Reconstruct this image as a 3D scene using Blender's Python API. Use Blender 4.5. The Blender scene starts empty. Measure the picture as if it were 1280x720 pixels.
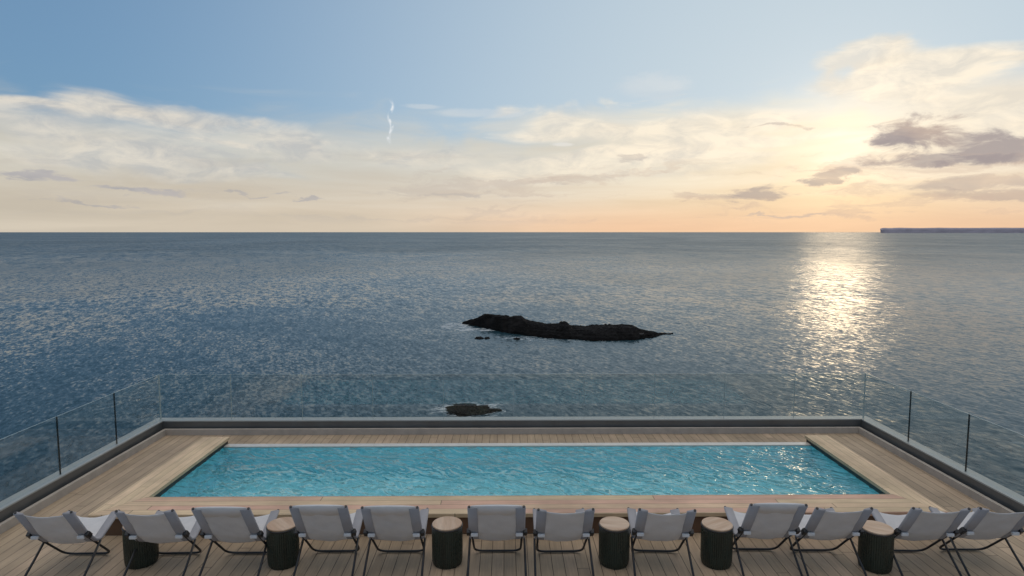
import bpy, bmesh, math, random
from mathutils import Vector, Matrix, noise as mnoise

C = bpy.context.scene
COL = C.collection
R = math.radians
random.seed(11)

# ------------------------------------------------------------------ camera, world, sun, exposure
F_PX = 780.0                      # focal length for a 1280 px wide frame
PITCH = math.atan(70.0 / F_PX)
YAW = 7.0 / F_PX
CAM_H = 3.7
SEA_Z = -31.0
SUN_AZ, SUN_EL = 28.1, 6.6        # degrees to the right of the terrace axis, degrees up
SKY_STRENGTH = 0.15

cam_d = bpy.data.cameras.new('camera')
cam_d.sensor_width = 36.0
cam_d.lens = 36.0 * F_PX / 1280.0
cam_d.clip_start = 0.1
cam_d.clip_end = 300000.0
cam = bpy.data.objects.new('camera', cam_d)
COL.objects.link(cam)
cam.location = (0, 0, CAM_H)
cam.rotation_euler = (R(90) - PITCH, 0, -YAW)
C.camera = cam

C.view_settings.view_transform = 'Standard'
C.view_settings.look = 'None'
C.view_settings.gamma = 1.0
C.view_settings.exposure = 0.0
C.view_settings.use_curve_mapping = False
C.render.film_transparent = False

sun_d = bpy.data.lights.new('sun', 'SUN')
sun_d.energy = 0.052
sun_d.angle = R(5.0)
sun_d.color = (1.0, 0.76, 0.48)
sun = bpy.data.objects.new('sun', sun_d)
COL.objects.link(sun)
sdir = Vector((math.sin(R(SUN_AZ)) * math.cos(R(SUN_EL)), math.cos(R(SUN_AZ)) * math.cos(R(SUN_EL)), math.sin(R(SUN_EL))))
sun.rotation_euler = (-sdir).to_track_quat('-Z', 'Y').to_euler()


class N:
    """thin wrapper that makes node graphs readable"""
    def __init__(self, tree):
        self.t = tree
        self.l = tree.links

    def node(self, kind, **kw):
        n = self.t.nodes.new(kind)
        for k, v in kw.items():
            setattr(n, k, v)
        return n

    def put(self, sock, v):
        if isinstance(v, bpy.types.NodeSocket):
            self.l.new(v, sock)
        elif v is not None:
            if sock.type == 'RGBA' and not isinstance(v, (int, float)) and len(v) == 3:
                v = (*v, 1.0)
            sock.default_value = v

    def m(self, op, a, b=None, c=None, clamp=False):
        n = self.node('ShaderNodeMath', operation=op, use_clamp=clamp)
        self.put(n.inputs[0], a)
        if b is not None: self.put(n.inputs[1], b)
        if c is not None: self.put(n.inputs[2], c)
        return n.outputs[0]

    def add(self, a, b): return self.m('ADD', a, b)
    def sub(self, a, b): return self.m('SUBTRACT', a, b)
    def mul(self, a, b): return self.m('MULTIPLY', a, b)

    def vm(self, op, a, b=None):
        n = self.node('ShaderNodeVectorMath', operation=op)
        self.put(n.inputs[0], a)
        if b is not None: self.put(n.inputs[1], b)
        return n

    def xyz(self, v):
        n = self.node('ShaderNodeSeparateXYZ'); self.put(n.inputs[0], v)
        return n.outputs

    def comb(self, x, y, z):
        n = self.node('ShaderNodeCombineXYZ')
        for i, v in enumerate((x, y, z)): self.put(n.inputs[i], v)
        return n.outputs[0]

    def step(self, v, a, b, lo=0.0, hi=1.0):            # smoothstep a..b -> lo..hi
        n = self.node('ShaderNodeMapRange', interpolation_type='SMOOTHSTEP')
        self.put(n.inputs[0], v)
        for i, q in enumerate((a, b, lo, hi)): self.put(n.inputs[i + 1], q)
        return n.outputs[0]

    def lin(self, v, a, b, lo=0.0, hi=1.0):
        n = self.node('ShaderNodeMapRange')
        self.put(n.inputs[0], v)
        for i, q in enumerate((a, b, lo, hi)): self.put(n.inputs[i + 1], q)
        return n.outputs[0]

    def mix(self, f, a, b, blend='MIX'):
        n = self.node('ShaderNodeMix', data_type='RGBA', blend_type=blend)
        self.put(n.inputs['Factor'], f)
        self.put(n.inputs[6], a); self.put(n.inputs[7], b)
        return n.outputs[2]

    def noise(self, vec, scale=1.0, detail=4.0, rough=0.55, dist=0.0, lac=2.0, out=0):
        n = self.node('ShaderNodeTexNoise')
        self.put(n.inputs['Vector'], vec)
        n.inputs['Scale'].default_value = scale
        n.inputs['Detail'].default_value = detail
        n.inputs['Roughness'].default_value = rough
        n.inputs['Lacunarity'].default_value = lac
        n.inputs['Distortion'].default_value = dist
        return n.outputs[out]

    def ramp(self, f, stops):
        n = self.node('ShaderNodeValToRGB')
        self.put(n.inputs[0], f)
        e = n.color_ramp.elements
        while len(e) < len(stops): e.new(0.5)
        for q, (p, c) in zip(e, stops):
            q.position = p; q.color = (*c, 1.0)
        return n.outputs[0]


def build_world():
    w = bpy.data.worlds.new('World')
    C.world = w
    w.use_nodes = True
    w.cycles.sampling_method = 'MANUAL'
    w.cycles.sample_map_resolution = 512
    w.node_tree.nodes.clear()
    g = N(w.node_tree)
    gen = g.node('ShaderNodeTexCoord').outputs['Generated']
    d = g.vm('NORMALIZE', gen).outputs[0]
    x, y, z = g.xyz(d)
    deg = 180.0 / math.pi
    az = g.mul(g.m('ARCTAN2', x, y), deg)
    el = g.mul(g.m('ARCSINE', z), deg)
    sky = g.node('ShaderNodeTexSky', sky_type='NISHITA', sun_disc=False)
    sky.sun_elevation = R(SUN_EL)
    sky.sun_rotation = R(SUN_AZ)
    sky.altitude = 40.0
    sky.air_density = 1.0
    sky.dust_density = 0.6
    sky.ozone_density = 4.0
    col = sky.outputs[0]
    # angle from the veiled sun
    dot = g.vm('DOT_PRODUCT', d, tuple(sdir)).outputs['Value']
    ang = g.mul(g.m('ARCCOSINE', g.m('MINIMUM', dot, 1.0)), deg)
    S = 1.0 / SKY_STRENGTH

    def c(r, gg, b): return (r * S, gg * S, b * S)

    # shared noises: stratus-like, long in azimuth
    p1 = g.comb(g.mul(az, 0.105), g.mul(el, 0.36), 3.1)
    n1 = g.noise(p1, 1.0, 6.0, 0.50, 0.8)
    p2 = g.comb(g.mul(az, 0.05), g.mul(el, 0.55), 9.4)
    n2 = g.noise(p2, 1.0, 6.0, 0.55, 0.3)
    p3 = g.comb(g.mul(az, 0.30), g.mul(el, 0.75), 1.7)
    n3 = g.noise(p3, 1.0, 7.0, 0.62, 0.5)
    wx, wy, _w = g.xyz(g.noise(g.comb(g.mul(az, 0.22), g.mul(el, 0.62), 21.0), 1.0, 5.0, 0.6, 0.3, out=1))
    azw = g.add(az, g.mul(g.sub(wx, 0.5), 9.0)); elw = g.add(el, g.mul(g.sub(wy, 0.5), 2.6))
    n1c = g.sub(n1, 0.5); n2c = g.sub(n2, 0.5); n3c = g.sub(n3, 0.5)
    right = g.step(az, -30.0, 34.0)
    front = g.step(g.m('ABSOLUTE', az), 140.0, 80.0)

    # high thin veil over the blue, paler to the right
    col = g.mix(g.step(el, 55.0, 15.0, 0.25, 0.55), col, c(0.235, 0.385, 0.56))
    pale = g.mul(g.step(ang, 66.0, 10.0), 0.85)
    col = g.mix(pale, col, c(0.56, 0.66, 0.72))
    # bright overhead cloud layer, unseen, added to light the terrace
    hi = g.mul(g.step(el, 32.0, 62.0), g.lin(n2, 0.35, 0.65, 0.45, 0.95))
    col = g.mix(hi, col, c(1.55, 1.47, 1.38))

    # low haze and stratus, cream to peach
    veil_col = g.ramp(g.lin(az, -40.0, 40.0), [(0.0, (0.65, 0.57, 0.455)), (0.30, (0.70, 0.59, 0.455)), (0.5, (0.78, 0.63, 0.47)), (0.72, (0.92, 0.69, 0.44)), (0.86, (0.98, 0.71, 0.41)), (1.0, (0.86, 0.66, 0.45))])
    veil_hi = g.ramp(g.lin(az, -40.0, 40.0), [(0.0, (0.66, 0.62, 0.53)), (0.3, (0.66, 0.64, 0.57)), (0.5, (0.72, 0.68, 0.59)), (0.8, (0.96, 0.83, 0.61)), (1.0, (0.88, 0.77, 0.62))])
    vc = g.mix(g.step(g.add(el, g.mul(n2c, 5.0)), 1.5, 6.5), veil_col, veil_hi)
    peach = g.mul(g.step(el, 3.2, 0.0), g.step(az, -14.0, 14.0))
    vc = g.mix(g.mul(peach, 0.8), vc, (0.93, 0.56, 0.33))
    vc = g.vm('SCALE', vc); g.put(vc.inputs['Scale'], g.lin(n2, 0.32, 0.68, S * 0.90, S * 1.06)); vc = vc.outputs[0]
    vd = g.step(g.sub(g.add(el, g.mul(n1c, 9.0)), g.mul(right, 2.0)), 10.5, 4.6)
    vd = g.mul(vd, g.lin(front, 0, 1, 0.45, 1.0))
    col = g.mix(g.mul(vd, 0.93), col, vc)

    def blob(a0, e0, wa, we, k=1.0, nz=None, amp=2.2, lo=0.0, hi_=0.55, tilt=0.0, warp=False):
        A, E_ = (azw, elw) if warp else (az, el)
        da = g.mul(g.sub(A, a0), 1.0 / wa)
        e_ = g.sub(E_, e0)
        if tilt: e_ = g.sub(e_, g.mul(g.sub(A, a0), tilt))
        de = g.mul(e_, 1.0 / we)
        r2 = g.add(g.mul(da, da), g.mul(de, de))
        s = g.sub(1.0, g.m('SQRT', r2))
        s = g.add(s, g.mul(nz if nz is not None else n1c, amp))
        return g.mul(g.step(s, lo, hi_), k)

    def lay(col, mask, bright, dark, shade):
        cc = g.mix(shade, bright, dark)
        return g.mix(mask, col, cc)

    sh1 = g.lin(n3, 0.40, 0.62)
    sh2 = g.lin(n1, 0.42, 0.66)
    # bank of cumulus on the left
    for (a0, e0, wa, we, k) in ((-33, 6.8, 14, 2.9, 0.7), (-20, 7.8, 11, 1.9, 0.7), (-38.5, 8.2, 4.0, 1.7, 0.7), (-32.5, 9.2, 2.6, 1.2, 0.7), (-25, 9.0, 6, 0.8, 0.5), (-10, 6.6, 20, 1.5, 0.6)):
        col = lay(col, blob(a0, e0, wa, we, k, n1c, 2.9, -0.05, 0.85), c(0.80, 0.73, 0.62), c(0.54, 0.53, 0.51), sh1)
    # bright sheets on the right
    for (a0, e0, wa, we, k) in ((6, 9.4, 8, 2.0, 0.75), (17, 8.6, 14, 2.4, 0.8), (33, 11.3, 9, 2.6, 0.85), (28.5, 13.6, 4.0, 1.5, 0.7), (38, 9.0, 9, 3.0, 0.75), (2, 5.3, 7, 1.4, 0.5), (14, 6.2, 14, 2.2, 0.6)):
        col = lay(col, blob(a0, e0, wa, we, k, n1c, 2.3), c(1.0, 0.88, 0.70), c(0.76, 0.70, 0.60), sh1)
    # high wisps
    for (a0, e0, wa, we, k) in ((-7.5, 11.0, 2.0, 0.3, 0.28), (-2.0, 10.5, 5.0, 0.5, 0.3), (13, 12.4, 4, 1.4, 0.3), (5, 7.8, 1.2, 0.25, 0.6)):
        col = lay(col, blob(a0, e0, wa, we, k, n3c, 1.2), c(0.82, 0.80, 0.76), c(0.62, 0.66, 0.70), sh2)
    # glow of the sun behind the cloud
    glow = g.m('POWER', 2.718, g.mul(g.mul(ang, ang), -1.0 / 18.0))
    glow2 = g.m('POWER', 2.718, g.mul(ang, -1.0 / 10.0))
    gl = g.add(g.mul(glow, 0.22), g.mul(glow2, 0.15))
    gv = g.vm('SCALE', c(1.0, 0.75, 0.47)); g.put(gv.inputs['Scale'], gl)
    col = g.vm('ADD', col, gv.outputs[0]).outputs[0]
    # dark violet-grey clouds in front of the glow
    for (a0, e0, wa, we, k, amp, tl) in ((32.8, 7.3, 4.2, 1.6, 0.9, 1.5, 0.0), (37.5, 6.1, 7.0, 1.5, 0.85, 1.6, -0.10), (34.5, 5.6, 5.5, 0.6, 0.7, 1.4, 0.0), (27.5, 4.4, 2.2, 0.6, 0.65, 2.0, 0.15), (37, 3.6, 6.5, 0.75, 0.55, 1.4, 0.03),
                                     (22.0, 3.0, 4.0, 0.75, 0.65, 1.3, 0.0), (6.2, 4.6, 4.2, 0.6, 0.32, 1.8, 0.0), (11.5, 6.6, 1.8, 0.5, 0.32, 2.0, 0.0), (23.5, 8.7, 2.4, 0.25, 0.4, 1.4, 0.0), (17.0, 3.2, 3.0, 0.45, 0.35, 1.5, 0.0), (39, 2.6, 7.0, 0.6, 0.5, 1.5, 0.0)):
        col = lay(col, blob(a0, e0, wa, we, k, n3c, amp * 1.35, 0.0, 0.6, tl, True), c(0.64, 0.49, 0.39), c(0.37, 0.315, 0.315), g.lin(n1, 0.36, 0.56))
    for (a0, e0, wa, we, k) in ((-36.5, 3.9, 2.6, 0.42, 0.8), (-30.5, 3.25, 5.0, 0.32, 0.75), (-33, 2.2, 3.5, 0.16, 0.5), (-22.5, 2.9, 1.0, 0.16, 0.5), (-19.5, 3.2, 1.4, 0.16, 0.5), (-17.0, 2.95, 1.2, 0.22, 0.6), (-5, 3.3, 5.0, 0.3, 0.3), (24, 1.2, 4.5, 0.16, 0.35)):
        col = lay(col, blob(a0, e0, wa, we, k, n3c, 2.2, 0.0, 0.7, 0.0, True), c(0.46, 0.44, 0.45), c(0.30, 0.31, 0.36), sh2)
    # long faint layers low over the horizon
    n4 = g.noise(g.comb(g.mul(azw, 0.085), g.mul(elw, 0.85), 5.7), 1.0, 5.0, 0.55, 0.4)
    ly = g.mul(g.step(n4, 0.50, 0.66), g.mul(g.step(el, 0.3, 1.4), g.step(el, 8.0, 4.5)))
    ly = g.mul(ly, g.lin(g.step(az, -34.0, 6.0), 0, 1, 0.22, 0.48))
    col = g.mix(ly, col, g.mix(g.step(az, -20.0, 20.0), c(0.50, 0.46, 0.42), c(0.64, 0.48, 0.38)))
    # thin curled vapour trail
    t = g.sub(el, 9.6)
    wav = g.mul(g.m('SINE', g.mul(el, 3.6)), 0.13)
    da = g.m('ABSOLUTE', g.sub(g.sub(az, -10.3), g.add(wav, g.mul(t, 0.05))))
    tr = g.mul(g.step(da, 0.24, 0.0), g.step(g.m('ABSOLUTE', t), 2.0, 1.3))
    tr = g.mul(tr, g.step(g.noise(g.comb(g.mul(az, 2.0), g.mul(el, 1.1), 4.0), 1.0, 2.0), 0.36, 0.56))
    col = g.mix(g.mul(tr, 0.75), col, c(0.86, 0.88, 0.90))

    bg = g.node('ShaderNodeBackground')
    g.put(bg.inputs['Color'], col)
    bg.inputs['Strength'].default_value = SKY_STRENGTH
    out = g.node('ShaderNodeOutputWorld')
    g.l.new(bg.outputs[0], out.inputs[0])


build_world()

# ------------------------------------------------------------------ helpers
MATS = {}


def new_mat(name):
    m = bpy.data.materials.new(name)
    m.use_nodes = True
    m.node_tree.nodes.clear()
    g = N(m.node_tree)
    out = g.node('ShaderNodeOutputMaterial')
    MATS[name] = m
    return m, g, out


def pbr(g, out, **kw):
    b = g.node('ShaderNodeBsdfPrincipled')
    for k, v in kw.items():
        g.put(b.inputs[k], v)
    g.l.new(b.outputs[0], out.inputs[0])
    return b


def bump(g, h, strength=1.0, dist=1.0, normal=None):
    n = g.node('ShaderNodeBump')
    g.put(n.inputs['Height'], h)
    n.inputs['Strength'].default_value = strength
    n.inputs['Distance'].default_value = dist
    if normal is not None: g.put(n.inputs['Normal'], normal)
    return n.outputs[0]


def link(name, me, mat, parent=None):
    o = bpy.data.objects.new(name, me)
    COL.objects.link(o)
    if mat is not None: me.materials.append(mat)
    if parent is not None: o.parent = parent
    return o


def obj(name, bm, mat, parent=None, smooth=False):
    bmesh.ops.recalc_face_normals(bm, faces=bm.faces)
    me = bpy.data.meshes.new(name)
    bm.to_mesh(me); bm.free()
    if smooth:
        for p in me.polygons: p.use_smooth = True
    return link(name, me, mat, parent)


def tag(o, label=None, cat=None, group=None, kind=None):
    if label: o['label'] = label
    if cat: o['category'] = cat
    if group: o['group'] = group
    if kind: o['kind'] = kind
    return o


def empty(name, loc, rz=0.0):
    o = bpy.data.objects.new(name, None)
    COL.objects.link(o)
    o.location = loc
    o.rotation_euler = (0, 0, rz)
    o.empty_display_size = 0.2
    return o


def add_box(bm, x0, x1, y0, y1, z0, z1, bevel=0.0):
    vs = [bm.verts.new(p) for p in ((x0, y0, z0), (x1, y0, z0), (x1, y1, z0), (x0, y1, z0), (x0, y0, z1), (x1, y0, z1), (x1, y1, z1), (x0, y1, z1))]
    fs = [bm.faces.new([vs[i] for i in q]) for q in ((0, 3, 2, 1), (4, 5, 6, 7), (0, 1, 5, 4), (1, 2, 6, 5), (2, 3, 7, 6), (3, 0, 4, 7))]
    if bevel > 0:
        es = list({e for f in fs for e in f.edges})
        bmesh.ops.bevel(bm, geom=es, offset=bevel, segments=2, affect='EDGES', profile=0.5)
    return vs


def box_bm(*a, **k):
    bm = bmesh.new(); add_box(bm, *a, **k); return bm


def add_prism(bm, pts, z0, z1):
    lo = [bm.verts.new((x, y, z0)) for x, y in pts]
    hi = [bm.verts.new((x, y, z1)) for x, y in pts]
    bm.faces.new(lo[::-1]); bm.faces.new(hi)
    for i in range(len(pts)):
        j = (i + 1) % len(pts)
        bm.faces.new((lo[i], lo[j], hi[j], hi[i]))


def smooth_path(pts, n=6, corner=0.08):
    """polyline with rounded corners"""
    P = [Vector(p) for p in pts]
    out = [P[0]]
    for i in range(1, len(P) - 1):
        a, b, c = P[i - 1], P[i], P[i + 1]
        r = min(corner, (a - b).length * 0.45, (c - b).length * 0.45)
        p0 = b + (a - b).normalized() * r
        p1 = b + (c - b).normalized() * r
        for k in range(n + 1):
            t = k / n
            out.append(p0 * (1 - t) ** 2 + b * 2 * t * (1 - t) + p1 * t * t)
    out.append(P[-1])
    return out


def add_tube(bm, pts, r, seg=10):
    P = [Vector(p) for p in pts]
    rings = []
    up = None
    for i, p in enumerate(P):
        d = (P[min(i + 1, len(P) - 1)] - P[max(i - 1, 0)]).normalized()
        if up is None:
            up = Vector((0, 0, 1)) if abs(d.z) < 0.9 else Vector((1, 0, 0))
        a = d.cross(up).normalized()
        up = a.cross(d).normalized()
        rr = r[i] if isinstance(r, (list, tuple)) else r
        rings.append([bm.verts.new(p + a * math.cos(2 * math.pi * k / seg) * rr + up * math.sin(2 * math.pi * k / seg) * rr) for k in range(seg)])
    for A, B in zip(rings, rings[1:]):
        for k in range(seg):
            bm.faces.new((A[k], A[(k + 1) % seg], B[(k + 1) % seg], B[k]))
    bm.faces.new(rings[0][::-1]); bm.faces.new(rings[-1])


def add_lathe(bm, prof, seg=48, close=True):
    rings = []
    for r, z in prof:
        if r < 1e-6:
            rings.append([bm.verts.new((0, 0, z))])
        else:
            rings.append([bm.verts.new((r * math.cos(2 * math.pi * k / seg), r * math.sin(2 * math.pi * k / seg), z)) for k in range(seg)])
    for A, B in zip(rings, rings[1:]):
        for k in range(seg):
            j = (k + 1) % seg
            if len(A) == 1 and len(B) == 1: continue
            if len(A) == 1: bm.faces.new((A[0], B[j], B[k]))
            elif len(B) == 1: bm.faces.new((A[k], A[j], B[0]))
            else: bm.faces.new((A[k], A[j], B[j], B[k]))


def copy_tree(o, parent=None):
    c = o.copy()
    COL.objects.link(c)
    c.parent = parent
    for ch in list(o.children):
        copy_tree(ch, c)
    return c


# ------------------------------------------------------------------ materials
def wood(name, along, board, base, var=0.25, gap=0.035, tint=(0.62, 0.36, 0.28), tintamt=0.3, rough=0.62, length=2.6, offset=0.0, gapdark=0.10):
    m, g, out = new_mat(name)
    co = g.node('ShaderNodeTexCoord').outputs['Object']
    x, y, z = g.xyz(co)
    u, v = (x, y) if along == 'Y' else (y, x)
    uu = g.mul(g.add(u, offset), 1.0 / board)
    idx = g.m('FLOOR', uu)
    fr = g.m('FRACT', uu)
    wn = g.node('ShaderNodeTexWhiteNoise', noise_dimensions='1D')
    g.put(wn.inputs['W'], idx)
    seg = g.m('FLOOR', g.add(g.mul(v, 1.0 / length), g.mul(wn.outputs['Value'], 7.0)))
    vf = g.m('FRACT', g.add(g.mul(v, 1.0 / length), g.mul(wn.outputs['Value'], 7.0)))
    wn2 = g.node('ShaderNodeTexWhiteNoise', noise_dimensions='2D')
    g.put(wn2.inputs['Vector'], g.comb(idx, seg, 0.0))
    r1 = wn2.outputs['Value']
    r2, r3, _ = g.xyz(wn2.outputs['Color'])
    grain = g.noise(g.comb(g.mul(u, 55.0), g.mul(v, 2.2), g.mul(r1, 30.0)), 1.0, 5.0, 0.6, 0.4)
    blot = g.noise(g.comb(g.mul(u, 1.3), g.mul(v, 0.9), 2.0), 1.0, 5.0, 0.6)
    val = g.mul(g.lin(r1, 0, 1, 1 - var, 1 + var), g.lin(grain, 0.25, 0.75, 0.78, 1.2))
    val = g.mul(val, g.lin(blot, 0.3, 0.7, 0.74, 1.18))
    colr = g.mix(g.mul(g.step(r2, 0.35, 1.0), tintamt), base, tint)
    sc = g.vm('SCALE', colr); g.put(sc.inputs['Scale'], val)
    e = g.m('MINIMUM', fr, g.sub(1.0, fr))
    edge = g.step(e, gap * 0.45, gap)
    ve = g.m('MINIMUM', vf, g.sub(1.0, vf))
    edge = g.mul(edge, g.step(ve, 0.0006, 0.0016))
    colr = g.mix(edge, tuple(b * gapdark for b in base), sc.outputs[0])
    h = g.add(g.mul(edge, 0.004), g.mul(grain, 0.0008))
    nrm = bump(g, h, 0.7, 1.0)
    pbr(g, out, **{'Base Color': colr, 'Roughness': g.lin(grain, 0.3, 0.7, rough - 0.08, rough + 0.1), 'Normal': nrm, 'Specular IOR Level': 0.35})
    return m


DECK = wood('deck_boards', 'Y', 0.135, (0.40, 0.298, 0.198), 0.10, 0.030, (0.40, 0.275, 0.195), 0.25, offset=0.03)
COPE_Y = wood('coping_boards_lengthwise', 'Y', 0.115, (0.63, 0.47, 0.295), 0.10, 0.025, (0.47, 0.31, 0.22), 0.3, gapdark=0.35, offset=0.02)
COPE_X = wood('coping_boards_crosswise', 'X', 0.125, (0.63, 0.47, 0.295), 0.12, 0.03, (0.50, 0.27, 0.21), 0.7, gapdark=0.35, offset=-7.375, length=4.3)
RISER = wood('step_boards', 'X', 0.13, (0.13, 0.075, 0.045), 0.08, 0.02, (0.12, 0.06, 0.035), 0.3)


def simple(name, base, rough=0.5, metal=0.0, nz=0.0, scale=8.0, bmp=0.0, spec=0.5, stretch=(1, 1, 1)):
    m, g, out = new_mat(name)
    co = g.node('ShaderNodeTexCoord').outputs['Object']
    v = g.vm('MULTIPLY', co, stretch).outputs[0]
    n = g.noise(v, scale, 5.0, 0.6)
    sc = g.vm('SCALE', base); g.put(sc.inputs['Scale'], g.lin(n, 0.25, 0.75, 1 - nz, 1 + nz))
    kw = {'Base Color': sc.outputs[0], 'Roughness': g.lin(n, 0.3, 0.7, max(0.02, rough - 0.08), rough + 0.08), 'Metallic': metal, 'Specular IOR Level': spec}
    if bmp: kw['Normal'] = bump(g, n, 0.6, bmp)
    pbr(g, out, **kw)
    return m


PARAPET = simple('dark_painted_metal', (0.155, 0.152, 0.145), 0.42, 0.5, 0.12, 3.0, 0.0, 0.5)
CAP = simple('brushed_metal_cap', (0.36, 0.365, 0.345), 0.45, 0.2, 0.10, 5.0)
LEDGE = simple('grey_stone_ledge', (0.43, 0.37, 0.31), 0.55, 0.0, 0.15, 6.0)
SHADOW_GAP = simple('black_shadow_gap', (0.012, 0.012, 0.013), 0.7, 0.0, 0.1)  # black colour stands for the shade inside the gap
TRIM = simple('pale_edge_strip', (0.40, 0.34, 0.28), 0.55, 0.0, 0.12, 5.0)
CONCRETE = simple('terrace_concrete', (0.30, 0.29, 0.28), 0.8, 0.0, 0.2, 2.0, 0.004)
BLACK_METAL = simple('black_tube', (0.016, 0.016, 0.018), 0.42, 0.0, 0.15, 20.0)
RAIL_METAL = simple('charcoal_rail', (0.022, 0.022, 0.025), 0.4, 0.0, 0.15, 20.0)
WHITE_PLASTIC = simple('white_clip', (0.62, 0.62, 0.62), 0.35, 0.0, 0.05, 20.0)
DRUM = simple('blackened_slats', (0.009, 0.018, 0.0135), 0.26, 0.0, 0.45, 14.0, 0.002, 0.6, (1, 1, 0.15))
COPING_SHADE = simple('coping_shade', (0.022, 0.024, 0.022), 0.45, 0.0, 0.3, 12.0)  # near-black colour stands for shade below the coping edge
LIP = simple('wet_pale_stone', (0.55, 0.50, 0.44), 0.16, 0.0, 0.15, 9.0, 0.0005, 0.7)
SEAL = simple('dark_glass_edge', (0.010, 0.016, 0.016), 0.25, 0.0, 0.1, 10.0)
SEAL_PALE = simple('polished_glass_edge', (0.48, 0.54, 0.52), 0.25, 0.0, 0.1, 10.0)


def make_top_wood():
    m, g, out = new_mat('table_top_wood')
    co = g.node('ShaderNodeTexCoord').outputs['Object']
    x, y, z = g.xyz(co)
    oi = g.node('ShaderNodeObjectInfo').outputs['Random']
    n = g.noise(g.comb(g.mul(x, 60.0), g.mul(y, 5.0), g.mul(oi, 40.0)), 1.0, 5.0, 0.6, 0.8)
    n2 = g.noise(g.comb(g.mul(x, 9.0), g.mul(y, 1.5), g.mul(oi, 17.0)), 1.0, 2.0, 0.5)
    c1 = g.mix(g.lin(n2, 0.35, 0.65), (0.44, 0.285, 0.18), (0.57, 0.42, 0.30))
    sc = g.vm('SCALE', c1); g.put(sc.inputs['Scale'], g.lin(n, 0.25, 0.75, 0.82, 1.12))
    pbr(g, out, **{'Base Color': sc.outputs[0], 'Roughness': 0.5, 'Normal': bump(g, n, 0.3, 0.001)})
    return m


TOPWOOD = make_top_wood()


def make_fabric(name, base):
    m, g, out = new_mat(name)
    co = g.node('ShaderNodeTexCoord').outputs['Object']
    x, y, z = g.xyz(co)
    w1 = g.m('SINE', g.mul(x, 900.0)); w2 = g.m('SINE', g.mul(g.add(y, z), 900.0))
    weave = g.mul(g.add(w1, w2), 0.25)
    n = g.noise(co, 5.0, 5.0, 0.55)
    oi = g.node('ShaderNodeObjectInfo').outputs['Random']
    sc = g.vm('SCALE', base)
    g.put(sc.inputs['Scale'], g.mul(g.lin(n, 0.3, 0.7, 0.92, 1.06), g.lin(oi, 0, 1, 0.95, 1.04)))
    nrm = bump(g, g.add(g.mul(weave, 0.0006), g.mul(g.noise(co, 7.0, 3.0, 0.5, 0.6), 0.012)), 0.6, 1.0)
    d = g.node('ShaderNodeBsdfPrincipled')
    g.put(d.inputs['Base Color'], sc.outputs[0]); d.inputs['Roughness'].default_value = 0.85
    d.inputs['Specular IOR Level'].default_value = 0.2
    g.put(d.inputs['Normal'], nrm)
    tr = g.node('ShaderNodeBsdfTranslucent'); g.put(tr.inputs['Color'], sc.outputs[0]); g.put(tr.inputs['Normal'], nrm)
    mx = g.node('ShaderNodeMixShader'); mx.inputs[0].default_value = 0.12
    g.l.new(d.outputs[0], mx.inputs[1]); g.l.new(tr.outputs[0], mx.inputs[2]); g.l.new(mx.outputs[0], out.inputs[0])
    return m


FABRIC = make_fabric('grey_sling_fabric', (0.67, 0.655, 0.65))
HEM = make_fabric('doubled_hem_fabric', (0.38, 0.37, 0.385))


def make_glass():
    m, g, out = new_mat('clear_glass')
    lw = g.node('ShaderNodeLayerWeight'); lw.inputs['Blend'].default_value = 0.5
    f5 = g.m('POWER', lw.outputs['Facing'], 5.0)
    F = g.add(g.mul(f5, 0.94), 0.052)
    tr = g.node('ShaderNodeBsdfTransparent'); tr.inputs[0].default_value = (0.958, 0.976, 0.968, 1)
    gl = g.node('ShaderNodeBsdfGlossy'); gl.inputs['Roughness'].default_value = 0.0
    mx = g.node('ShaderNodeMixShader')
    g.put(mx.inputs[0], F)
    g.l.new(tr.outputs[0], mx.inputs[1]); g.l.new(gl.outputs[0], mx.inputs[2]); g.l.new(mx.outputs[0], out.inputs[0])
    return m


GLASS = make_glass()


def make_pool_water():
    m, g, out = new_mat('pool_water')
    co = g.node('ShaderNodeTexCoord').outputs['Object']
    x, y, z = g.xyz(co)
    a = g.noise(g.comb(g.mul(x, 1.3), g.mul(y, 1.5), 0.0), 1.0, 0.0, 0.5, 1.0)
    b = g.noise(g.comb(g.add(g.mul(x, 3.6), g.mul(y, 1.8)), g.mul(y, 3.2), 4.0), 1.0, 0.0, 0.5, 1.8)
    c = g.noise(g.comb(g.add(g.mul(x, 8.5), g.mul(y, 5.0)), g.mul(y, 7.0), 8.0), 1.0, 0.0, 0.5, 1.2)
    h = g.add(g.add(g.mul(a, 0.07), g.mul(b, 0.060)), g.mul(c, 0.016))
    nrm = bump(g, h, 1.0, 1.0)
    b_ = g.node('ShaderNodeBsdfGlass')
    b_.inputs['IOR'].default_value = 1.33
    b_.inputs['Roughness'].default_value = 0.0
    g.put(b_.inputs['Normal'], nrm)
    g.l.new(b_.outputs[0], out.inputs[0])
    return m


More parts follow.
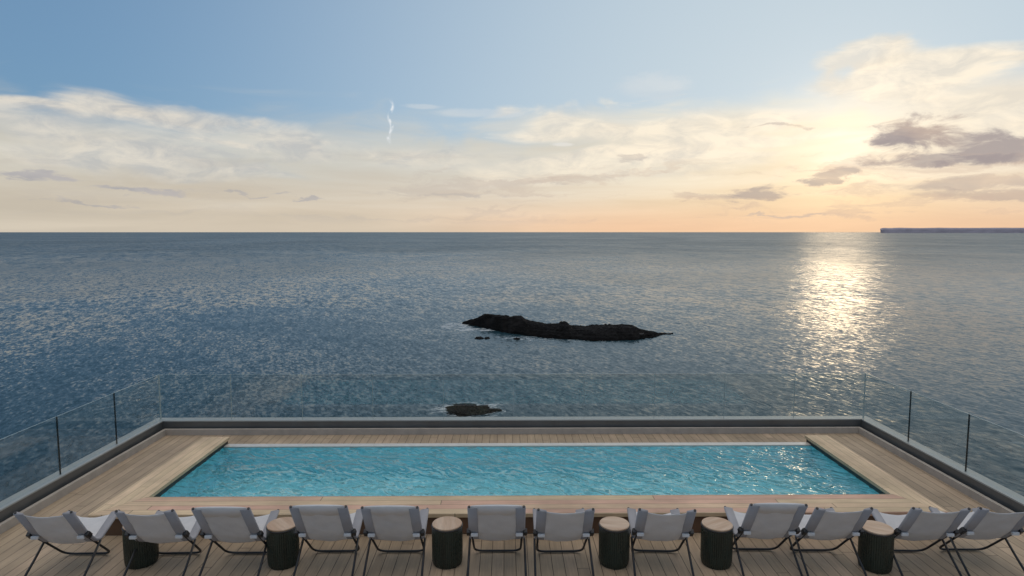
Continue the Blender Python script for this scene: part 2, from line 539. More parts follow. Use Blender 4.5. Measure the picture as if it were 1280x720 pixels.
def make_tiles():
    m, g, out = new_mat('turquoise_mosaic')
    co = g.node('ShaderNodeTexCoord').outputs['Object']
    x, y, z = g.xyz(co)
    T = 0.05
    ids = g.comb(g.m('FLOOR', g.mul(x, 1 / T)), g.m('FLOOR', g.mul(y, 1 / T)), g.m('FLOOR', g.mul(g.add(z, 0.001), 1 / T)))
    wn = g.node('ShaderNodeTexWhiteNoise', noise_dimensions='3D'); g.put(wn.inputs['Vector'], ids)
    big = g.noise(co, 1.5, 4.0, 0.6)
    caustic_mot = g.noise(g.vm('SCALE', ids).outputs[0], 0.26, 3.0, 0.55, 1.2)        # pale and dark drifts painted in place of caustic patches
    v = g.m('MINIMUM', 1.05, g.mul(g.lin(wn.outputs['Value'], 0, 1, 0.92, 1.1), g.mul(g.lin(big, 0.3, 0.7, 0.9, 1.1), g.lin(caustic_mot, 0.36, 0.60, 0.74, 1.12))))
    sc = g.vm('SCALE', (0.28, 0.82, 0.90)); g.put(sc.inputs['Scale'], v)
    pbr(g, out, **{'Base Color': sc.outputs[0], 'Roughness': 0.3})
    return m


def make_sea():
    m, g, out = new_mat('sea_water')
    geo = g.node('ShaderNodeNewGeometry').outputs['Position']
    x, y, z = g.xyz(geo)
    dist = g.m('SQRT', g.add(g.mul(x, x), g.mul(y, y)))
    # wind from the left: crests run diagonally
    ca, sa = math.cos(R(24)), math.sin(R(24))
    u = g.add(g.mul(x, ca), g.mul(y, sa))
    v = g.sub(g.mul(y, ca), g.mul(x, sa))
    # facet slopes of the chop, all wavelengths from a few hundred metres to half a metre
    def chop(fu, fv, seed):
        n = g.noise(g.comb(g.mul(u, fu), g.mul(v, fv), seed), 1.0, 2.0, 0.65, 0.5, out=1)
        return g.vm('SUBTRACT', n, (0.5, 0.5, 0.5)).outputs[0]

    def scaled(vec, w):
        n = g.vm('SCALE', vec); g.put(n.inputs['Scale'], w)
        return n.outputs[0]
    sl = scaled(chop(1.35, 0.55, 13.0), g.step(dist, 180.0, 600.0, 1.0, 0.35))
    sl = g.vm('ADD', sl, scaled(chop(0.46, 0.15, 31.0), g.step(dist, 130.0, 420.0, 0.3, 1.0))).outputs[0]
    sl = g.vm('ADD', sl, scaled(chop(0.10, 0.022, 47.0), g.step(dist, 350.0, 1300.0, 0.0, 1.0))).outputs[0]
    sx, sy, _s = g.xyz(sl)
    # wind patches
    pz = g.noise(g.comb(g.mul(x, 0.0022), g.mul(y, 0.0016), 2.0), 1.0, 5.0, 0.6, 0.6)
    patch = g.step(pz, 0.38, 0.62)
    gust = g.noise(g.comb(g.mul(u, 0.011), g.mul(v, 0.0065), 17.0), 1.0, 4.0, 0.6, 0.8)
    kk = g.mul(g.lin(patch, 0, 1, 0.46, 0.62), g.lin(gust, 0.35, 0.65, 0.72, 1.18))
    # slopes toward and across the line to the camera position; steep backs of waves lie hidden behind their crests
    tx = g.m('DIVIDE', x, g.mul(dist, -1.0)); ty = g.m('DIVIDE', y, g.mul(dist, -1.0))
    sr = g.mul(g.add(g.mul(sx, tx), g.mul(sy, ty)), kk)
    st = g.mul(g.sub(g.mul(sy, tx), g.mul(sx, ty)), g.mul(kk, 1.5))
    sr = g.add(sr, g.mul(g.lin(patch, 0, 1, 0.065, 0.03), g.lin(gust, 0.35, 0.65, 1.3, 0.7)))
    sr = g.m('MAXIMUM', sr, g.m('DIVIDE', -6.0, dist))
    tilt = g.comb(g.sub(g.mul(sr, tx), g.mul(st, ty)), g.add(g.mul(sr, ty), g.mul(st, tx)), 0.0)
    nrm = g.vm('NORMALIZE', g.vm('ADD', (0.0, 0.0, 1.0), tilt).outputs[0]).outputs[0]
    far = g.step(dist, 60.0, 1500.0)
    rough = g.add(g.lin(far, 0, 1, 0.18, 0.34), g.lin(patch, 0, 1, -0.03, 0.04))
    # foam round the rocks
    def ring(cx, cy, wx, wy):
        a = g.mul(g.sub(x, cx), 1 / wx); b = g.mul(g.sub(y, cy), 1 / wy)
        return g.step(g.m('SQRT', g.add(g.mul(a, a), g.mul(b, b))), 1.0, 0.35)
    fm = g.m('MAXIMUM', ring(-19.0, 230.0, 11.0, 14.0), ring(-8.0, 221.0, 20.0, 7.0))
    fm = g.m('MAXIMUM', fm, ring(-7.5, 120.0, 12.0, 9.0))
    fm = g.m('MAXIMUM', fm, g.mul(ring(20.0, 203.0, 44.0, 13.0), 0.75))
    fn = g.noise(g.comb(g.mul(u, 0.28), g.mul(v, 0.75), 3.0), 1.0, 7.0, 0.7, 1.2)
    foam = g.mul(g.step(g.add(fn, g.mul(fm, 0.25)), 0.69, 0.83), 0.8)
    foam = g.mul(foam, g.step(fm, 0.02, 0.3))
    base = g.mix(foam, (0.014, 0.042, 0.056), (0.62, 0.65, 0.66))
    pbr(g, out, **{'Base Color': base, 'Roughness': g.mix(foam, rough, (0.8, 0.8, 0.8)), 'IOR': 1.333, 'Normal': nrm, 'Specular IOR Level': 0.5})
    return m


def make_rock(name, base, green=0.0):
    m, g, out = new_mat(name)
    co = g.node('ShaderNodeTexCoord').outputs['Object']
    n = g.noise(co, 0.5, 8.0, 0.65)
    n2 = g.noise(co, 0.12, 4.0, 0.6)
    c = g.mix(g.step(n2, 0.45, 0.65), base, tuple(q * 2.0 for q in base))
    if green:
        c = g.mix(g.mul(g.step(n, 0.48, 0.6), green), c, (0.014, 0.019, 0.008))
    sc = g.vm('SCALE', c); g.put(sc.inputs['Scale'], g.lin(n, 0.3, 0.7, 0.5, 1.5))
    pbr(g, out, **{'Base Color': sc.outputs[0], 'Roughness': 0.9, 'Specular IOR Level': 0.08, 'Normal': bump(g, n, 1.0, 0.8)})
    return m


ROCK = make_rock('black_rock', (0.006, 0.0055, 0.0054))
ROCK_GREEN = make_rock('weedy_rock', (0.008, 0.008, 0.007), 0.4)
ROCK_PALE = make_rock('pale_rock', (0.09, 0.085, 0.08))
CLIFF = simple('hazed_limestone', (0.36, 0.32, 0.36), 0.9, 0.0, 0.2, 0.003, 0.0, 0.2, (1, 1, 4))  # pale violet-grey: distance haze put into the base colour

# ------------------------------------------------------------------ sea, far land, rocks
def build_sea():
    bm = bmesh.new()
    radii = [0.0] + [12 * 1.32 ** i for i in range(34)]
    seg = 72
    prev = [bm.verts.new((0, 0, 0))]
    for r in radii[1:]:
        ring = [bm.verts.new((r * math.cos(2 * math.pi * k / seg), r * math.sin(2 * math.pi * k / seg), 0)) for k in range(seg)]
        for k in range(seg):
            j = (k + 1) % seg
            if len(prev) == 1: bm.faces.new((prev[0], ring[k], ring[j]))
            else: bm.faces.new((prev[k], prev[j], ring[j], ring[k])[::-1])
        prev = ring
    for f in bm.faces:
        if f.normal.z < 0: f.normal_flip()
    me = bpy.data.meshes.new('sea'); bm.to_mesh(me); bm.free()
    o = link('sea', me, make_sea())
    o.location.z = SEA_Z
    tag(o, kind='structure')


build_sea()


def interp(tab, x):
    if x <= tab[0][0]: return tab[0][1]
    for (a, p), (b, q) in zip(tab, tab[1:]):
        if x <= b: return p + (q - p) * (x - a) / (b - a)
    return tab[-1][1]


def pix_ray(px, py):
    x = (px - 640) / F_PX; y = -(py - 360) / F_PX
    fw = math.cos(PITCH) + y * math.sin(PITCH); up = y * math.cos(PITCH) - math.sin(PITCH)
    return Vector((x * math.cos(YAW) + fw * math.sin(YAW), -x * math.sin(YAW) + fw * math.cos(YAW), up))


def on_plane(px, py, z):
    d = pix_ray(px, py)
    return Vector((0, 0, CAM_H)) + d * ((z - CAM_H) / d.z)


# low black island: shoreline and ridge in metres (x across, y depth)
FRONT = [(-16.8, 233.5), (-12, 229), (-6, 221), (2, 211), (9, 206), (17, 200), (25, 197.5), (33, 196), (40, 198), (47, 202.5), (52, 207), (57, 210.5)]
DEPTH = [(-16.8, 1.0), (-13, 5), (-8, 11), (0, 20), (10, 24), (20, 26), (32, 26), (42, 20), (48, 13), (52, 4), (57, 1.0)]
TOPH = [(-16.8, 0.6), (-14, 1.6), (-11, 2.6), (-8, 4.3), (2, 4.5), (5.5, 4.5), (7.0, 3.3), (14, 2.4), (18, 2.6), (19.2, 3.4), (21, 3.3), (22.5, 2.0), (30, 2.6), (40, 3.1), (43, 3.0), (46, 1.6), (49.5, 1.0), (52, 0.5), (57, 0.35)]


def build_island():
    root = empty('rock_island', (20.0, 212.0, SEA_Z))
    tag(root, 'long low black rock island lying out in the open sea', 'island')
    bm = bmesh.new()
    nx, ny = 190, 44
    grid = []
    for i in range(nx + 1):
        x = -16.8 + (57.0 + 16.8) * i / nx
        f = interp(FRONT, x) + 0.9 * mnoise.noise((x * 0.8, 1.5, 0)) + 1.4 * mnoise.noise((x * 0.25, 4.5, 0)); dp = interp(DEPTH, x); th = interp(TOPH, x)
        row = []
        for j in range(ny + 1):
            t = j / ny
            y = f + dp * t
            prof = min(1.0, 0.0 + 3.2 * t) if t < 0.45 else max(0.0, 1.0 - ((t - 0.45) / 0.55) ** 2.2)
            prof = min(1.0, prof) ** 0.65
            q = Vector((x * 0.30, y * 0.30, 2.0))
            rid = mnoise.fractal(q, 0.9, 2.2, 5) * 0.55 + abs(mnoise.noise(Vector((x * 0.11, y * 0.2, 7.0)))) * 0.7
            ter = math.floor((th * prof) / 0.7) * 0.7 * 0.35 + th * prof * 0.65
            z = 1.2 * ter * (0.86 + 0.24 * rid) + 0.42 * mnoise.fractal(Vector((x * 0.9, y * 0.9, 1.0)), 0.8, 2.0, 4) * min(1, th) * (0.3 + 0.7 * prof)
            z = min(z, 1.04 * th + 0.12 * mnoise.noise((x * 1.3, y * 1.3, 9.0)))
            z = z - (0.5 if j in (0, ny) else 0.0)
            row.append(bm.verts.new((x - 20.0, y - 212.0, z + 0.05)))
        grid.append(row)
    for i in range(nx):
        for j in range(ny):
            bm.faces.new((grid[i][j], grid[i + 1][j], grid[i + 1][j + 1], grid[i][j + 1]))
    obj('rock_mass', bm, ROCK, root)
    bm = bmesh.new()
    cx, cy = 42.5 - 20.0, 203.5 - 212.0
    ring = []
    for k in range(14):
        a = 2 * math.pi * k / 14
        rr = 1 + 0.35 * mnoise.noise((math.cos(a) * 2, math.sin(a) * 2, 3))
        ring.append((cx + 2.8 * rr * math.cos(a), cy + 1.5 * rr * math.sin(a)))
    add_prism(bm, ring, 0.6, 1.45)
    obj('pale_ledge', bm, ROCK_PALE, root)


build_island()


def lump(name, loc, sx, sy, sz, mat, seed, sub=4, rough=0.45):
    bm = bmesh.new()
    bmesh.ops.create_icosphere(bm, subdivisions=sub, radius=1.0)
    for v in bm.verts:
        p = v.co.copy()
        k = 1 + rough * mnoise.fractal(p * 1.7 + Vector((seed, 0, seed * 2)), 0.8, 2.1, 5)
        z = p.z * k
        if z > 0: z = (math.floor(z * 4) / 4) * 0.4 + z * 0.6
        v.co = Vector((p.x * k * sx, p.y * k * sy, z * sz))
    o = obj(name, bm, mat)
    o.location = loc
    return o


o = lump('sea_rock', (-7.3, 118.7, SEA_Z), 4.4, 3.2, 1.0, ROCK_GREEN, 3.0, 5, 0.55)
tag(o, 'dark weedy rock ringed by foam just beyond the glass railing', 'rock')
for (px, py, w, lab) in ((599, 423, 2.3, 'tiny black rock awash, left one of the pair off the island shore'), (609, 423, 1.7, 'tiny black rock awash, right one of the pair off the island shore'), (646, 424, 1.5, 'tiny black rock awash close under the island shore, on its own')):
    p = on_plane(px, py, SEA_Z)
    o = lump('sea_rock', p, w * 0.6, w * 0.9, 0.55, ROCK, px * 0.1, 3, 0.4)
    tag(o, lab, 'rock')


def build_headland():
    D = 20000.0
    bm = bmesh.new()
    x0 = 12050.0
    n = 140
    prev = None
    for i in range(n + 1):
        t = i / n
        x = x0 + 14000 * t ** 2.2
        y = D + 1600 * t + 160 * mnoise.noise((t * 9, 2, 0)) - 160 * mnoise.noise((0, 2, 0))
        h = 34 + 128 * min(1.0, (i / 20.0) ** 0.35 if i else 0.0) + 26 * t + 16 * mnoise.noise((t * 12, 0, 0)) + 8 * mnoise.noise((t * 50, 3, 0))
        if i == 0: h = 20
        row = [bm.verts.new((x, y, -5)), bm.verts.new((x + 30, y + 60, h * 0.72)), bm.verts.new((x + 40, y + 140, h)), bm.verts.new((x + 1560, y + 2500, h * 1.02)), bm.verts.new((x + 1900, y + 3000, -5))]
        if prev:
            for a, b, c_, d_ in zip(prev, row, row[1:], prev[1:]): bm.faces.new((a, b, c_, d_))
        else:
            bm.faces.new(row)
        prev = row
    bm.faces.new(prev[::-1])
    o = obj('headland', bm, CLIFF)
    o.location.z = SEA_Z
    tag(o, kind='structure')


build_headland()

# ------------------------------------------------------------------ terrace
XL, XR, YF, YN = -6.22, 6.49, 11.17, 1.2          # deck edges
PX0, PX1, PY0, PY1 = -5.08, 5.42, 7.38, 10.28     # pool block outline
IX0, IX1, IY0 = -4.68, 5.08, 7.88                 # water outline
LIP0, LIP1 = 10.07, 10.205
COPE_Z, WATER_Z = 0.265, 0.16


def sheet(bm, x0, x1, y0, y1, z):
    bm.faces.new([bm.verts.new(p) for p in ((x0, y0, z), (x1, y0, z), (x1, y1, z), (x0, y1, z))])


bm = bmesh.new()
add_box(bm, XL, XR, YN, PY0 - 0.002, -0.05, 0)
add_box(bm, XL, PX0 + 0.1, PY0 - 0.002, YF, -0.05, 0)
add_box(bm, PX1 - 0.1, XR, PY0 - 0.002, YF, -0.05, 0)
add_box(bm, PX0 + 0.1, PX1 - 0.1, LIP1 + 0.25, YF, -0.05, 0)
bmesh.ops.remove_doubles(bm, verts=bm.verts, dist=1e-5)
tag(obj('deck', bm, DECK), kind='structure')
tag(obj('terrace_slab', box_bm(XL - 0.30, XR + 0.30, YN, YF + 0.30, -2.2, -1.5), CONCRETE), kind='structure')

# pool
pool = empty('swimming_pool', ((PX0 + PX1) / 2, 8.9, 0))
tag(pool, 'raised rectangular turquoise infinity pool edged with pale timber boards', 'pool')
P0 = pool.location


def pobj(name, bm, mat, parent=pool, **k):
    o = obj(name, bm, mat, parent, **k)
    bmesh_shift = Matrix.Translation(-Vector(P0))
    o.matrix_parent_inverse = bmesh_shift
    return o


bm = bmesh.new()
zb = -0.95
# floor and inner walls of the basin
for q in (((IX0, IY0, zb), (IX1, IY0, zb), (IX1, LIP1, zb), (IX0, LIP1, zb)),
          ((IX0, IY0, zb), (IX0, LIP1, zb), (IX0, LIP1, 0.12), (IX0, IY0, 0.12)),
          ((IX1, IY0, zb), (IX1, LIP1, zb), (IX1, LIP1, 0.12), (IX1, IY0, 0.12)),
          ((IX0, IY0, zb), (IX1, IY0, zb), (IX1, IY0, 0.12), (IX0, IY0, 0.12)),
          ((IX0, LIP0, zb), (IX1, LIP0, zb), (IX1, LIP0, 0.13), (IX0, LIP0, 0.13))):
    bm.faces.new([bm.verts.new(p) for p in q])
bmesh.ops.remove_doubles(bm, verts=bm.verts, dist=1e-5)
pobj('basin', bm, make_tiles())
bm = bmesh.new()                                   # dark strips painted as the shade under the coping overhang
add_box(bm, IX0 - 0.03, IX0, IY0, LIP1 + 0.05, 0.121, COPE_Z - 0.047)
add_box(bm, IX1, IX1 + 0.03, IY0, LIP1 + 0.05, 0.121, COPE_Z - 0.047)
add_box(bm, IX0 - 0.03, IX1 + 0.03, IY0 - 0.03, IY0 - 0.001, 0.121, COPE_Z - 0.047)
pobj('waterline_shade_strip', bm, COPING_SHADE)
pobj('overflow_lip', box_bm(IX0 + 0.004, IX1 - 0.004, LIP0 + 0.002, LIP1, -0.30, WATER_Z + 0.012, bevel=0.008), LIP)

ct = 0.045                                         # thickness of the coping boards
bm = bmesh.new()                                   # coping along the near side, mitred
add_prism(bm, [(PX0 - 0.02, PY0 - 0.02), (PX1 + 0.02, PY0 - 0.02), (IX1, IY0 + 0.01), (IX0, IY0 + 0.01)], COPE_Z - ct, COPE_Z)
pobj('near_coping', bm, COPE_X)
bm = bmesh.new()
add_prism(bm, [(PX0 - 0.021, PY0 - 0.016), (IX0 - 0.001, IY0 + 0.012), (IX0 + 0.02, IY0 + 0.012), (IX0 + 0.02, PY1), (PX0 - 0.021, PY1)], COPE_Z - ct, COPE_Z)
pobj('side_coping', bm, COPE_Y)
bm = bmesh.new()
add_prism(bm, [(PX1 + 0.021, PY0 - 0.016), (PX1 + 0.021, PY1), (IX1 - 0.02, PY1), (IX1 - 0.02, IY0 + 0.012), (IX1 + 0.001, IY0 + 0.012)], COPE_Z - ct, COPE_Z)
pobj('side_coping', bm, COPE_Y)
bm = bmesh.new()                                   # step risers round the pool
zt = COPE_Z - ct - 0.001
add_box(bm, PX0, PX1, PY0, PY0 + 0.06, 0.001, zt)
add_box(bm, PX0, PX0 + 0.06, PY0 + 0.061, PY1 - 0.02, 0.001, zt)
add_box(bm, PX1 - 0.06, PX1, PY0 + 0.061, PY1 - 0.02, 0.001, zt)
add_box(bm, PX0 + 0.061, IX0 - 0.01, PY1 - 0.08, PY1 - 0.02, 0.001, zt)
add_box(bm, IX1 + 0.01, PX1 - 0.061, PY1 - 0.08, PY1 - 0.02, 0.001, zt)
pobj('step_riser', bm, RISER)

bm = bmesh.new()
nx, ny = 60, 14
g0 = [[bm.verts.new((IX0 + (IX1 - IX0) * i / nx, IY0 + (LIP0 - IY0) * j / ny, WATER_Z)) for j in range(ny + 1)] for i in range(nx + 1)]
for i in range(nx):
    for j in range(ny):
        bm.faces.new((g0[i][j], g0[i + 1][j], g0[i + 1][j + 1], g0[i][j + 1]))
tag(obj('pool_water', bm, make_pool_water(), smooth=True), kind='structure')

# parapets: ledge, slot, dark face, metal cap
GL = 0.17                                          # glass line, outward from the deck edge
CAPZ = 0.24


def parapet(label, place, a, b):
    """place(d, s, z): d outward from the deck edge, s along; a, b ends along s"""
    root = empty('parapet_wall', place(0.2, (a[0] + b[0]) / 2, 0))
    tag(root, label, 'parapet', 'dark metal parapets round the terrace')

    def strip(name, d0, d1, z0, z1, mat, mit):
        bm = bmesh.new()
        vs = []
        for s_end, sign in ((a, -1), (b, 1)):
            for d, z in ((d0, z0), (d1, z0), (d1, z1), (d0, z1)):
                s = s_end[0] + sign * (d * s_end[1])
                vs.append(bm.verts.new(place(d, s, z)))
        bm.faces.new(vs[:4]); bm.faces.new(vs[4:][::-1])
        for i in range(4):
            j = (i + 1) % 4
            bm.faces.new((vs[i], vs[j], vs[4 + j], vs[4 + i]))
        o = obj(name, bm, mat, root)
        o.matrix_parent_inverse = Matrix.Translation(-root.location)
        return o
    strip('ledge', 0.0, 0.055, -0.2, 0.108, LEDGE, 1)
    strip('slot', 0.056, 0.109, -0.2, 0.05, SHADOW_GAP, 1)
    strip('upstand', 0.11, 0.285, -1.5, CAPZ - 0.022, PARAPET, 1)
    strip('cap', 0.104, 0.30, CAPZ - 0.020, CAPZ, CAP, 1)


NEAR = 1.3
parapet('dark metal parapet with bright cap running along the seaward edge behind the pool', lambda d, s, z: Vector((s, YF + d, z)), (XL, 1.0), (XR, 1.0))
parapet('dark metal parapet with bright cap running down the left side of the terrace', lambda d, s, z: Vector((XL - d, s, z)), (NEAR, 0.0), (YF - 0.001, 1.0))
parapet('dark metal parapet with bright cap running down the right side of the terrace', lambda d, s, z: Vector((XR + d, s, z)), (NEAR, 0.0), (YF - 0.001, 1.0))

# glass panels
GX0, GX1, GY = XL - GL, XR + GL, YF + GL
TOPZ = 1.09
ORD = ['first', 'second', 'third', 'fourth', 'fifth', 'sixth', 'seventh', 'eighth', 'ninth', 'tenth']


def glass_panel(p0, p1, label, seal_mat, group, seal_w, corner=0):
    p0 = Vector(p0); p1 = Vector(p1)
    L = (p1 - p0).length
    root = empty('glass_panel', (p0 + p1) / 2, math.atan2(p1.y - p0.y, p1.x - p0.x))
    tag(root, label, 'glass railing', group)
    th = 0.0085
    hl = L / 2 - (0.006 if seal_w > 0.003 else 0.003)
    bm = box_bm(-hl, hl, -th, th, CAPZ + 0.001, TOPZ)
    obj('pane', bm, GLASS, root)
    for s in (-1, 1):
        x0, x1 = sorted((s * (hl + 0.0005), s * (hl + 0.0005 + seal_w)))
        obj('polished_edge', box_bm(x0, x1, -th - 0.001, th + 0.001, CAPZ + 0.001, TOPZ + 0.001), (SEAL_PALE if (corner == s) else seal_mat), root)
    obj('top_edge', box_bm(-hl, hl, -th * 0.4, th * 0.4, TOPZ + 0.0005, TOPZ + 0.002), SEAL_PALE, root)
    return root


n = 10
for i in range(n):
    a = GX0 + (GX1 - GX0) * i / n; b = GX0 + (GX1 - GX0) * (i + 1) / n
    if i < 5: where = ORD[i] + ' from the left corner' if i else 'touching the left corner'
    else: where = ORD[n - 1 - i] + ' from the right corner' if i < n - 1 else 'touching the right corner'
    glass_panel((a, GY, 0), (b, GY, 0), 'clear frameless glass panel on the seaward parapet, ' + where, SEAL_PALE, 'glass panels on the seaward parapet', 0.0016)
ys = [GY, 10.02, 8.72, 7.42, 6.12]
for side, X in (('left', GX0), ('right', GX1)):
    for k in range(4):
        wh = ('at the far %s corner' % side, 'second from the far %s corner' % side, 'third from the far %s corner' % side, 'fourth from the far %s corner' % side)[k]
        glass_panel((X, ys[k + 1], 0), (X, ys[k] - (0.012 if k == 0 else 0), 0), 'dark edged clear glass panel on the %s parapet, %s' % (side, wh), SEAL, 'glass panels on the side parapets', 0.006, 1 if k == 0 else 0)

# ------------------------------------------------------------------ sling chairs
HW = 0.285
B, P, L, F = (-0.225, 0.815), (0.0, 0.465), (0.17, 0.285), (0.56, 0.455)


def cat(a, b, t): return (a[0] + (b[0] - a[0]) * t, a[1] + (b[1] - a[1]) * t)


def rail_profile(dz):
    Bz = (B[0] - dz * 0.5, B[1] + dz)
    pts = [(0, *Bz), (0, *P), (0, *L), (0, *F)]
    return smooth_path(pts, 8, 0.10)


def sling_bm(dz, sag_top, seed, hem_only=None):
    prof = rail_profile(dz)
    # resample
    lens = [0.0]
    for a, b in zip(prof, prof[1:]): lens.append(lens[-1] + (b - a).length)
    NV, NU = 40, 22
    bm = bmesh.new()
    top, bot = [], []
    for j in range(NV + 1):
        s = lens[-1] * j / NV
        k = max(i for i in range(len(lens)) if lens[i] <= s + 1e-9)
        k = min(k, len(prof) - 2)
        t = (s - lens[k]) / max(1e-9, lens[k + 1] - lens[k])
        p = prof[k].lerp(prof[k + 1], t)
        d = (prof[k + 1] - prof[k]).normalized()
        nrm = Vector((0, -d.z, d.y))                   # points up / forward of the sling
        if nrm.z < 0: nrm = -nrm
        fr = s / lens[-1]
        rowt, rowb = [], []
        for i in range(NU + 1):
            u = -1 + 2 * i / NU
            c = 1 - u * u
            # fabric hangs between the rails; the top edge dips
            sag = 0.035 * c * (0.4 + 0.6 * math.sin(math.pi * fr))
            edge = math.exp(-(fr / 0.10) ** 2) * sag_top * c
            edgeF = math.exp(-((1 - fr) / 0.12) ** 2) * 0.075 * c
            q = p - nrm * sag + d * edge - d * edgeF
            wob = 0.006 * mnoise.noise((u * 2.2 + seed, fr * 6, seed)) + 0.0045 * mnoise.noise((u * 1.2 + fr * 5 + seed, fr * 16 - u * 3, seed + 3)) * c
            q = q + nrm * wob
            x = u * (HW - 0.004)
            rowt.append(bm.verts.new((x, q.y, q.z)))
            q2 = q - nrm * 0.004
            rowb.append(bm.verts.new((x, q2.y, q2.z)))
        top.append(rowt); bot.append(rowb)
    for j in range(NV):
        for i in range(NU):
            bm.faces.new((top[j][i], top[j][i + 1], top[j + 1][i + 1], top[j + 1][i]))
            bm.faces.new((bot[j][i], bot[j + 1][i], bot[j + 1][i + 1], bot[j][i + 1]))
    for j in range(NV):
        bm.faces.new((top[j][0], top[j + 1][0], bot[j + 1][0], bot[j][0]))
        bm.faces.new((top[j][NU], bot[j][NU], bot[j + 1][NU], top[j + 1][NU]))
    for i in range(NU):
        bm.faces.new((top[0][i], bot[0][i], bot[0][i + 1], top[0][i + 1]))
        bm.faces.new((top[NV][i], top[NV][i + 1], bot[NV][i + 1], bot[NV][i]))
    return bm


def hem_bm(s, dz):
    """doubled sleeve of fabric wrapped round one side rail"""
    prof = rail_profile(dz)
    bm = bmesh.new()
    rows = []
    nP = len(prof)
    for k, p in enumerate(prof):
        d = (prof[min(k + 1, nP - 1)] - prof[max(k - 1, 0)]).normalized()
        nrm = Vector((0, -d.z, d.y))
        if nrm.z < 0: nrm = -nrm
        sec = []
        # flattened teardrop: round at the rail, a flat tail toward the middle
        for (dx, dn) in ((0.020, 0.0), (0.014, 0.014), (0.0, 0.0175), (-0.02, 0.012), (-0.082, -0.004), (-0.086, -0.014), (-0.082, -0.022), (-0.02, -0.020), (0.0, -0.0185), (0.014, -0.014)):
            q = p + nrm * dn
            sec.append(bm.verts.new((s * (HW + dx), q.y, q.z)))
        rows.append(sec)
    m = len(rows[0])
    for a, b in zip(rows, rows[1:]):
        for i in range(m):
            j = (i + 1) % m
            bm.faces.new((a[i], a[j], b[j], b[i]))
    bm.faces.new(rows[0]); bm.faces.new(rows[-1][::-1])
    return bm


def make_chair(dz, sag_top, pillow, seed):
    root = empty('sling_chair', (0, 0, 0))
    obj('sling', sling_bm(dz, sag_top, seed), FABRIC, root, smooth=True)
    prof = rail_profile(dz)
    for s in (-1, 1):
        obj('side_sleeve', hem_bm(s, dz), HEM, root, smooth=True)
        bm = bmesh.new()
        d0 = (prof[0] - prof[1]).normalized(); d1 = (prof[-1] - prof[-2]).normalized()
        pts = [prof[0] + d0 * 0.007] + prof + [prof[-1] + d1 * 0.010]
        add_tube(bm, [(s * HW, p.y, p.z) for p in pts], 0.0125, 8)
        r = obj('side_rail', bm, RAIL_METAL, root, smooth=True)
        for e, dd in ((pts[0], d0), (pts[-1], d1)):
            bm = bmesh.new()
            add_tube(bm, [(s * HW, e.y - dd.y * 0.006, e.z - dd.z * 0.006), (s * HW, e.y + dd.y * 0.004, e.z + dd.z * 0.004)], 0.0135, 8)
            obj('end_cap', bm, BLACK_METAL, r)
        # hinge where the frames cross
        bm = bmesh.new()
        add_box(bm, -0.022, 0.022, -0.042, 0.042, -0.026, 0.026, bevel=0.007)
        for v in bm.verts: v.co = Matrix.Rotation(R(-48), 3, 'X') @ v.co + Vector((s * (HW + 0.020), P[0] - 0.012, P[1] - 0.004))
        h = obj('hinge', bm, BLACK_METAL, root)
        bm = bmesh.new()
        x0, x1 = sorted((s * (HW - 0.082), s * (HW - 0.004)))
        add_box(bm, x0, x1, P[0] - 0.052, P[0] - 0.022, P[1] - 0.040, P[1] - 0.002, bevel=0.008)
        obj('clip', bm, WHITE_PLASTIC, h)
    # front frame: two legs running down and forward, joined by a bar on the floor
    bm = bmesh.new()
    w = HW - 0.012
    add_tube(bm, smooth_path([(-w, P[0] + 0.02, P[1] - 0.04), (-w * 0.97, 0.43, 0.016), (w * 0.97, 0.43, 0.016), (w, P[0] + 0.02, P[1] - 0.04)], 8, 0.11), 0.0125, 8)
    obj('front_frame', bm, BLACK_METAL, root, smooth=True)
    for s in (-1, 1):
        bm = bmesh.new()
        xx = HW + 0.018
        add_tube(bm, [(s * xx, 0.185, 0.300), (s * (xx + 0.004), 0.02, 0.165), (s * (xx + 0.008), -0.185, 0.013)], 0.0125, 8)
        obj('rear_leg', bm, BLACK_METAL, root, smooth=True)
    bm = bmesh.new()
    add_tube(bm, [(-(HW + 0.026), -0.187, 0.0125), (HW + 0.026, -0.187, 0.0125)], 0.0115, 8)
    obj('rear_bar', bm, BLACK_METAL, root, smooth=True)
    if pillow:
        bm = bmesh.new()
        NU = 14
        rows = []
        d = (prof[1] - prof[0]).normalized()
        nrm = Vector((0, -d.z, d.y))
        if nrm.z < 0: nrm = -nrm
        for (t, off) in ((-0.030, -0.008), (-0.032, 0.012), (0.03, 0.040), (0.12, 0.030), (0.14, 0.0), (0.125, -0.012), (0.05, -0.016)):
            row = []
            for i in range(NU + 1):
                u = -1 + 2 * i / NU
                c = (1 - u ** 4) * 0.6 + 0.4
                q = prof[0] + d * (t + (0.026 * u * u - 0.012 if t < 0.04 else -0.008 * u * u)) + nrm * (off * c) - nrm * 0.012 * (1 - u * u)
                row.append(bm.verts.new((u * (HW - 0.022), q.y, q.z)))
            rows.append(row)
        m = len(rows)
        for k in range(m):
            a, b = rows[k], rows[(k + 1) % m]
            for i in range(NU): bm.faces.new((a[i], a[i + 1], b[i + 1], b[i]))
        bm.faces.new([r_[0] for r_ in rows]); bm.faces.new([r_[NU] for r_ in rows][::-1])
        obj('head_cushion', bm, FABRIC, root, smooth=True)
    return root


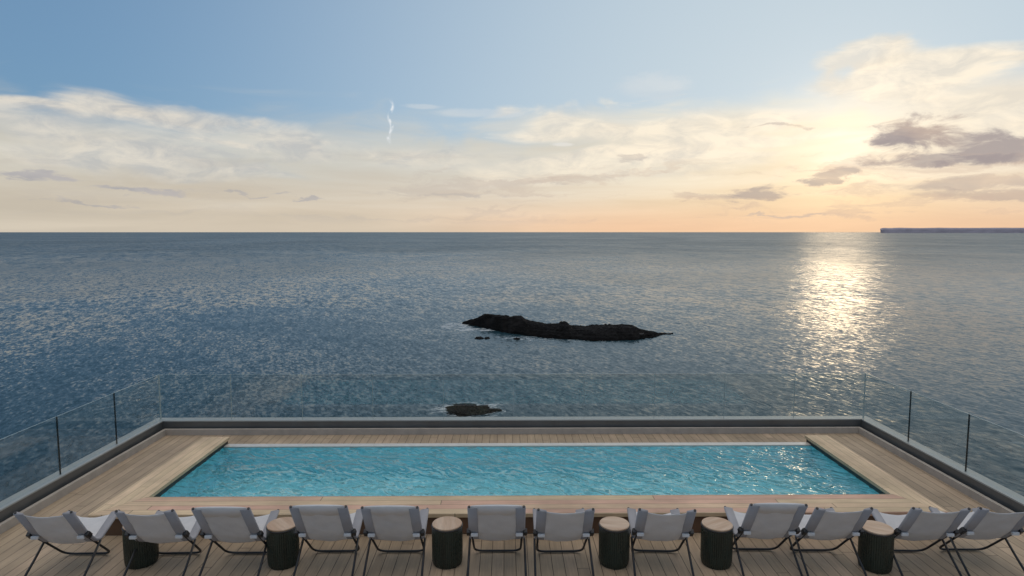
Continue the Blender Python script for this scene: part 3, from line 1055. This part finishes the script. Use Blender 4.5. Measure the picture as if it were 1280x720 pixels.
slack = make_chair(0.0, 0.045, False, 1.0)
slack2 = make_chair(-0.012, 0.062, False, 4.0)
slack3 = make_chair(0.004, 0.052, False, 13.0)
taut = make_chair(0.030, -0.022, True, 7.0)
taut2 = make_chair(0.034, -0.016, True, 17.0)
taut3 = make_chair(0.026, -0.012, True, 27.0)
CHAIRS = [
    (-4.80, 0.00, 1.0, slack2, 'grey sling chair with sagging top edge at the far left end of the row'),
    (-3.755, 0.00, 1.5, slack3, 'grey sling chair with sagging top edge hiding most of a black drum table'),
    (-2.955, 0.00, 0.0, taut, 'taut grey sling chair just left of the leftmost fully seen wood topped table'),
    (-1.96, 0.03, 0.5, taut2, 'taut grey sling chair just right of the leftmost fully seen wood topped table'),
    (-1.215, 0.02, 0.0, taut3, 'taut grey sling chair just left of the second wood topped table from the left'),
    (-0.105, 0.02, 0.0, taut, 'taut grey sling chair at the middle of the row, just right of a drum table'),
    (0.615, 0.00, 0.5, slack, 'grey sling chair with dipped top edge just left of the middle drum table'),
    (1.69, 0.00, -3.0, slack2, 'grey sling chair with sagging top edge standing alone between two close drum tables'),
    (2.855, 0.03, -1.5, taut2, 'tallest looking taut grey sling chair, just right of the pair of close drum tables'),
    (3.535, 0.00, -0.5, slack, 'grey sling chair just left of the rightmost drum table'),
    (4.545, -0.02, -2.0, slack3, 'grey sling chair just right of the rightmost drum table'),
    (5.27, 0.00, -1.5, slack2, 'grey sling chair at the far right end of the row by the right railing'),
]
used = set()
for x, dy, rz, proto, lab in CHAIRS:
    if proto.name in used: ch = copy_tree(proto)
    else: ch = proto; used.add(proto.name)
    ch.location = (x, 6.49 + dy, 0.002)
    ch.rotation_euler = (0, 0, R(rz))
    tag(ch, lab, 'chair', 'sling chairs in a row facing the pool')

# ------------------------------------------------------------------ drum tables
def make_table():
    root = empty('drum_table', (0, 0, 0))
    r, h = 0.172, 0.425
    bm = bmesh.new()
    ns = 44
    per = 6
    prof = []
    for k in range(ns * per):
        a = 2 * math.pi * k / (ns * per)
        q = (k % per) / per
        rr = r - 0.0045 + 0.0045 * math.sin(math.pi * q) ** 0.6
        prof.append((rr, a))
    zs = [(0.0, 0.90), (0.02, 0.955), (0.06, 0.99), (0.20, 1.0), (h - 0.03, 1.0), (h, 0.985)]
    rings = []
    for z, s in zs:
        rings.append([bm.verts.new((rr * s * math.cos(a), rr * s * math.sin(a), z)) for rr, a in prof])
    m = len(prof)
    for A, B_ in zip(rings, rings[1:]):
        for k in range(m):
            j = (k + 1) % m
            bm.faces.new((A[k], A[j], B_[j], B_[k]))
    bm.faces.new(rings[0][::-1]); bm.faces.new(rings[-1])
    obj('slatted_drum', bm, DRUM, root)
    bm = bmesh.new()
    add_lathe(bm, [(0.0, h + 0.001), (r - 0.004, h + 0.001), (r + 0.002, h + 0.004), (r + 0.002, h + 0.014), (r - 0.002, h + 0.017), (0.0, h + 0.017)], 56)
    obj('rim', bm, BLACK_METAL, root)
    bm = bmesh.new()
    add_lathe(bm, [(0.0, h + 0.0175), (r - 0.010, h + 0.0175), (r - 0.007, h + 0.021), (r - 0.007, h + 0.031), (r - 0.011, h + 0.035), (0.0, h + 0.035)], 56)
    obj('table_top', bm, TOPWOOD, root)
    return root


TABLES = [(-4.10, 6.75, 10, 'black drum table at the left, almost hidden behind a sling chair'),
          (-2.50, 6.72, 40, 'black slatted drum table with pale wood top, leftmost one fully seen'),
          (-0.665, 6.72, 5, 'black slatted drum table with pale wood top left of the centre chair'),
          (1.205, 6.70, 80, 'black slatted drum table with pale wood top, left one of the close pair'),
          (2.35, 6.68, 120, 'black slatted drum table with pale wood top, right one of the close pair'),
          (4.08, 6.58, 60, 'black drum table with pale wood top at the right end, overlapped by a chair')]
tab = make_table()
for i, (x, y, rz, lab) in enumerate(TABLES):
    t = tab if i == 0 else copy_tree(tab)
    t.location = (x, y, 0.002)
    t.rotation_euler = (0, 0, R(rz))
    tag(t, lab, 'side table', 'drum side tables between the chairs')
